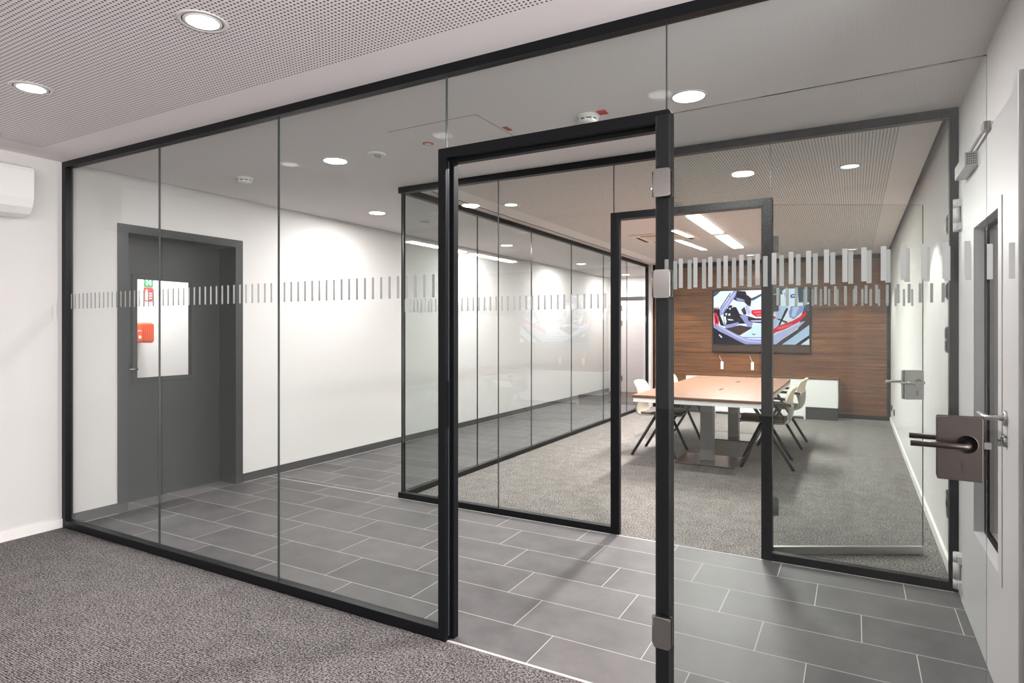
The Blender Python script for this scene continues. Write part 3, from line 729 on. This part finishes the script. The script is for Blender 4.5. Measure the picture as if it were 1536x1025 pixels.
polys=[('w',[(118,128),(1382,128),(1382,797),(118,797)]),
('tl',[(118,128),(215,128),(160,175),(118,200)]),
('dk',[(330,200),(445,128),(560,140),(575,185),(640,205),(720,180),(640,250),(625,330),(585,315),(540,270),(450,262),(385,232)]),
('lc',[(430,215),(520,235),(560,262),(450,258)]),
('pk',[(565,128),(780,128),(780,168),(640,228),(575,178)]),
('tl',[(640,232),(790,165),(900,128),(1382,128),(1382,292),(1250,292),(1240,180),(1050,190),(900,182),(790,190),(650,262)]),
('w',[(900,186),(1045,196),(1060,250),(1090,275),(1240,292),(1382,292),(1382,310),(935,322),(895,300)]),
('gr',[(800,190),(895,185),(940,210),(935,420),(880,430),(800,400)]),
('w',[(1040,150),(1078,122),(1200,122),(1238,140),(1245,280),(1110,272),(1060,230)]),
('lc2',[(1060,190),(1110,272),(1130,272),(1078,160)]),
('bl',[(1145,195),(1205,185),(1205,235),(1150,235)]),('w',[(1165,205),(1205,203),(1205,215),(1170,218)]),
('w',[(640,300),(680,270),(780,268),(780,375),(650,380)]),
('dk',[(255,400),(300,350),(430,330),(480,420),(560,440),(640,460),(620,540),(420,545),(268,575)]),
('w',[(345,245),(470,275),(565,315),(490,395),(440,340),(330,300)]),
('dk',[(318,330),(350,305),(385,318),(360,345),(400,330),(440,350),(425,372),(380,380),(330,365)]),
('w',[(330,352),(360,340),(352,368)]),('w',[(262,460),(285,440),(300,520),(280,560)]),('w',[(275,415),(310,405),(300,440)]),('w',[(320,420),(350,410),(350,440),(330,440)]),('w',[(310,480),(390,490),(395,500),(330,500)]),
('lc2',[(555,320),(590,310),(640,400),(600,440),(560,380)]),('br',[(500,370),(545,330),(575,420),(540,440)]),
('lc',[(480,440),(545,425),(600,470),(660,545),(640,590),(590,580)]),
('rd',[(640,375),(780,368),(800,400),(790,455),(700,458),(640,420)]),('rd2',[(665,395),(760,390),(770,405),(680,412)]),('rd2',[(690,430),(770,425),(775,438),(720,444)]),
('dk',[(600,450),(690,475),(900,478),(900,545),(660,530),(590,500)]),('lc2',[(620,500),(760,500),(900,508),(900,518),(660,520)]),
('rd',[(880,440),(910,432),(975,470),(950,490),(890,498)]),
('lb',[(940,335),(1110,328),(1095,370),(1000,578),(895,642),(895,500),(975,470),(950,420)]),
('lc2',[(1000,350),(1035,345),(960,560),(930,590)]),
('br',[(980,475),(1110,520),(1100,545),(980,490)]),
('dk',[(1082,372),(1112,345),(1118,372),(1010,572),(985,578)]),
('w',[(1110,335),(1160,300),(1382,305),(1382,330),(1180,330),(1130,420)]),
('lc',[(1150,335),(1330,330),(1300,400),(1190,492),(1135,465),(1128,410)]),('lb',[(1180,345),(1260,340),(1200,470),(1160,450)]),
('tl',[(1330,315),(1382,312),(1382,440),(1290,440)]),
('br',[(1300,400),(1382,400),(1382,565),(1040,797),(950,797),(1240,610)]),
('rd',[(890,640),(985,572),(1170,512),(1262,462),(1330,400),(1352,432),(1250,530),(1080,612),(960,650),(893,694)]),('rd2',[(985,590),(1110,560),(1180,545),(1160,566),(1040,605),(990,612)]),
('lc2',[(893,700),(1000,650),(1120,605),(1300,520),(1330,515),(1250,590),(960,797),(893,797)]),
('lb',[(1382,560),(1382,672),(1195,797),(1045,797)]),('dk',[(1382,680),(1382,722),(1275,797),(1205,797)]),
('br',[(270,600),(480,560),(660,590),(480,690),(330,640)]),
('lc',[(272,560),(400,535),(465,522),(470,548),(400,580),(290,602)]),
('sk',[(545,680),(630,620),(660,570),(780,535),(895,560),(895,722),(640,722),(470,700)]),('dk',[(635,655),(670,672),(710,664),(668,686)]),('rd',[(515,655),(540,640),(545,665)]),('lc',[(480,705),(650,710),(895,705),(895,716),(600,726)]),
('dk',[(118,585),(200,635),(480,762),(560,797),(118,797)]),('w',[(188,682),(205,676),(242,712),(228,722)]),
('lc',[(118,548),(185,562),(300,610),(470,690),(600,735),(895,738),(895,797),(560,797),(470,760),(200,632),(118,588)]),('lc2',[(150,560),(300,618),(470,700),(600,752),(895,760),(895,775),(590,768),(440,712)]),
('lc',[(395,128),(445,128),(425,195),(335,310),(240,430),(200,435),(205,365),(330,220)]),('lc2',[(405,150),(430,150),(300,330),(230,405),(240,370)]),('dk',[(350,150),(362,155),(215,350),(205,345)]),
('dk',[(122,350),(205,355),(205,420),(250,520),(270,575),(215,560),(180,450),(118,400)]),('rd',[(118,338),(190,335),(205,352),(160,348),(118,356)]),
('rd',[(120,410),(158,402),(196,500),(190,555),(150,572),(130,540)]),('dk',[(140,440),(155,440),(170,530),(158,545)]),('w',[(150,540),(178,550),(165,562)]),
]
sc_=MB()
for lv,(k,pl) in enumerate(polys): sc_.quad([SP(x,y,lv*.25+1) for x,y in pl],keys.index(k))
sc_.build('screen',TVM,tv,recalc=False)
for x,lb in ((-1.955,'short white cable with plug hanging below television, farther from the inner door post'),(-1.475,'short white cable with plug hanging below television, beside the inner door post')):
    t=thing('hanging_cable',lb,'cable',(x,YW,.70),group='cables below the television')
    MB().box(x-.012,x+.034,YW-.022,YW-.001,.70,.83).build('plug',M['plastic'],t,bevel=.006)
    MB().tube([(x-.03,YW-.004,.93),(x-.026,YW-.010,.90),(x+.008,YW-.012,.835),(x+.010,YW-.012,.82)],.0035,8).build('cord',M['plastic'],t)

# ------------------------------------------------------------------ credenza
cr=thing('sideboard','low white sideboard with walnut top below the television','sideboard',(-1.33,10.55,0))
SXa,SXb=-2.45,-.215; SYa,SYb=10.345,YW-.003
MB().box(SXa-.005,SXb+.005,SYa-.005,SYb,.612,.632).build('top',M['walnut'],cr,bevel=.002)
MB().box(SXa,SXb,SYa+.02,SYb,.19,.612).box(-1.99,-.665,SYa+.02,SYb,.03,.19).build('body',M['white'],cr)
for x0,x1,z0 in ((SXa,-1.995,.19),(-1.985,-1.34,.045),(-1.334,-.672,.045),(-.660,SXb,.19)):
    MB().box(x0,x1-.004,SYa,SYa+.02,z0,.604).build('door',M['white'],cr,bevel=.0015)
for a,b in ((-.676,-.654),(-2.0,-1.98)): MB().box(a,b,SYa-.006,SYb,0,.610).build('side_panel',M['white'],cr)
for a,b in ((SXa+.02,-2.0),(-.654,SXb-.008)): MB().box(a,b,SYa+.03,SYb,0,.19).build('plinth',M['toe'],cr)
MB().box(-1.98,-.676,SYa+.035,SYb,0,.032).build('plinth',M['toe'],cr)

# ------------------------------------------------------------------ conference table
tb=thing('conference_table','large rectangular wood topped table on two grey columns','table',(-1.285,7.1,0))
X0,X1,Y0,Y1=-1.856,-.705,5.70,8.48
MB().box(X0,X1,Y0,Y1,.725,.737).build('tabletop',M['oak'],tb)
MB().box(X0,X1,Y0,Y1,.712,.725).build('edge_band',M['oakedge'],tb)
MB().box(X0+.006,X1-.006,Y0+.006,Y1-.006,.672,.712).build('frame',M['white'],tb)
for y0,y1 in ((6.60,6.76),(7.66,7.84)):
    MB().box(-1.232,-1.205,y0,y1,.7370,.7385).build('cable_slot',M['slot'],tb)
for yc in (6.56,8.15):
    c=MB().box(-1.395,-1.270,yc-.06,yc+.06,.014,.672).build('column',M['grey'],tb,bevel=.004)
    MB().box(-1.605,-1.03,yc-.275,yc+.275,0,.014).build('base_plate',M['steel2'],tb,bevel=.003)

# ------------------------------------------------------------------ chairs (local: front = +x)
def make_chair(label):
    c=thing('armchair',label,'chair',(0,0,0),0,'meeting room chairs',world=False)
    W=.235
    def lerp(pts,n=6):                                       # smooth polyline
        out=[]
        P=[Vector(p) for p in pts]; P=[P[0]*2-P[1]]+P+[P[-1]*2-P[-2]]
        for i in range(1,len(P)-2):
            for k in range(n):
                t=k/n; a,b,c_,d=P[i-1],P[i],P[i+1],P[i+2]
                out.append(.5*((2*b)+(c_-a)*t+(2*a-5*b+4*c_-d)*t*t+(3*b-a-3*c_+d)*t*t*t))
        out.append(P[-2]); return out
    for s in (-1,1):
        y=s*(W+.025)
        # rear leg runs forward up to the armrest bend
        MB().tube([(-.245,y+s*.01,.004),(-.245,y+s*.01,.012),(.105,y,.600)],.0165,10,ry=.012).build('leg',M['chairleg'],c)
        MB().tube([(.222,y+s*.01,.004),(.222,y+s*.01,.012),(.015,y,.452)],.0165,10,ry=.012).build('leg',M['chairleg'],c)
        MB().tube(lerp([(.105,y,.600),(.116,y,.624),(.105,y,.640),(.06,y,.645),(-.10,y*.99,.640),(-.225,y*.93,.628)]),.0155,10,ry=.018).build('armrest',M['chairleg'],c)
    MB().tube([(.018,-W-.02,.425),(.018,W+.02,.425)],.011,10).build('crossbar',M['chairleg'],c)
    # seat shell and lower back in one curved sheet
    prof=lerp([(.235,0,.425),(.215,0,.438),(.05,0,.436),(-.12,0,.424),(-.200,0,.440),(-.240,0,.500),(-.252,0,.570),(-.254,0,.628)],5)
    n=len(prof)-1
    def sh(u,v):
        i=u*n; k=min(int(i),n-1); p=prof[k].lerp(prof[k+1],i-k); yy=(v-.5)*2
        w=W*(.93+.07*math.sin(u*PI)); back=max(0,(u-.55)/.45)
        return Vector((p.x+back*.075*yy*yy,yy*w,p.z+ .018*yy*yy*(1-back)))
    MB().grid(sh,n,12).build('seat_shell',M['shellg'],c,solid=.012)
    MB().grid(lambda u,v: sh(.04+u*.46,.06+v*.88)+Vector((0,0,.020)),12,10).build('seat_pad',M['seatpad'],c,solid=.024)
    prof2=lerp([(-.246,0,.610),(-.249,0,.66),(-.258,0,.72),(-.278,0,.775),(-.290,0,.795)],5); n2=len(prof2)-1
    def bk(u,v):
        i=u*n2; k=min(int(i),n2-1); p=prof2[k].lerp(prof2[k+1],i-k); yy=(v-.5)*2
        w=W*(.98-.20*u**3); dz=-.022*(abs(yy)**4)*u
        return Vector((p.x+.06*yy*yy*(1-.3*u)+.006,yy*w,p.z+dz))
    MB().grid(bk,n2,14).build('backrest',M['shell'],c,solid=.016,subsurf=1)
    for s in (-1,1):
        MB().lathe([(0,-.018),(.019,-.014),(.021,0),(.019,.014),(0,.018)],(-.222,s*(W-.012),.627),'y',14).build('arm_joint',M['shell'],c)
    return c
ch=make_chair('cream shell chair on side glass side of table, nearer the door')
for o,(x,y,a,l) in zip([ch,None,None,None],((-1.868,6.74,1,'cream shell chair on side glass side of table, nearer the door'),(-1.868,8.00,-1,'cream shell chair on side glass side of table, nearer the walnut wall'),(-.785,6.70,186,'cream shell chair on white wall side of table, nearer the door'),(-.76,7.96,178,'cream shell chair on white wall side of table, nearer the sideboard'))):
    o=o or copy_tree(ch); o.location=(x,y,0); o.rotation_euler=(0,0,math.radians(a)); o['label']=l

# ------------------------------------------------------------------ clean up helper properties
for o in bpy.data.objects:
    if '_world' in o: del o['_world']

# ------------------------------------------------------------------ world, camera, view
w=bpy.data.worlds.new('world'); scene.world=w; w.use_nodes=True
w.node_tree.nodes['Background'].inputs[0].default_value=(1,.965,.96,1); w.node_tree.nodes['Background'].inputs[1].default_value=11
cam=bpy.data.cameras.new('camera'); co=bpy.data.objects.new('camera',cam); COL.objects.link(co)
co.location=(0,0,1.355); co.rotation_euler=(PI/2,0,math.atan2(514,923)); cam.sensor_width=36; cam.lens=923/1536*36; cam.shift_y=-17/1536; cam.clip_start=.02
scene.camera=co
vs=scene.view_settings; vs.view_transform='Standard'; vs.look='None'; vs.exposure=0; vs.gamma=1; vs.use_curve_mapping=False
cy=scene.cycles; cy.max_bounces=14; cy.diffuse_bounces=6; cy.glossy_bounces=5; cy.transparent_max_bounces=48; cy.transmission_bounces=8
cy.caustics_reflective=False; cy.caustics_refractive=False; cy.use_denoising=True; cy.sample_clamp_indirect=6
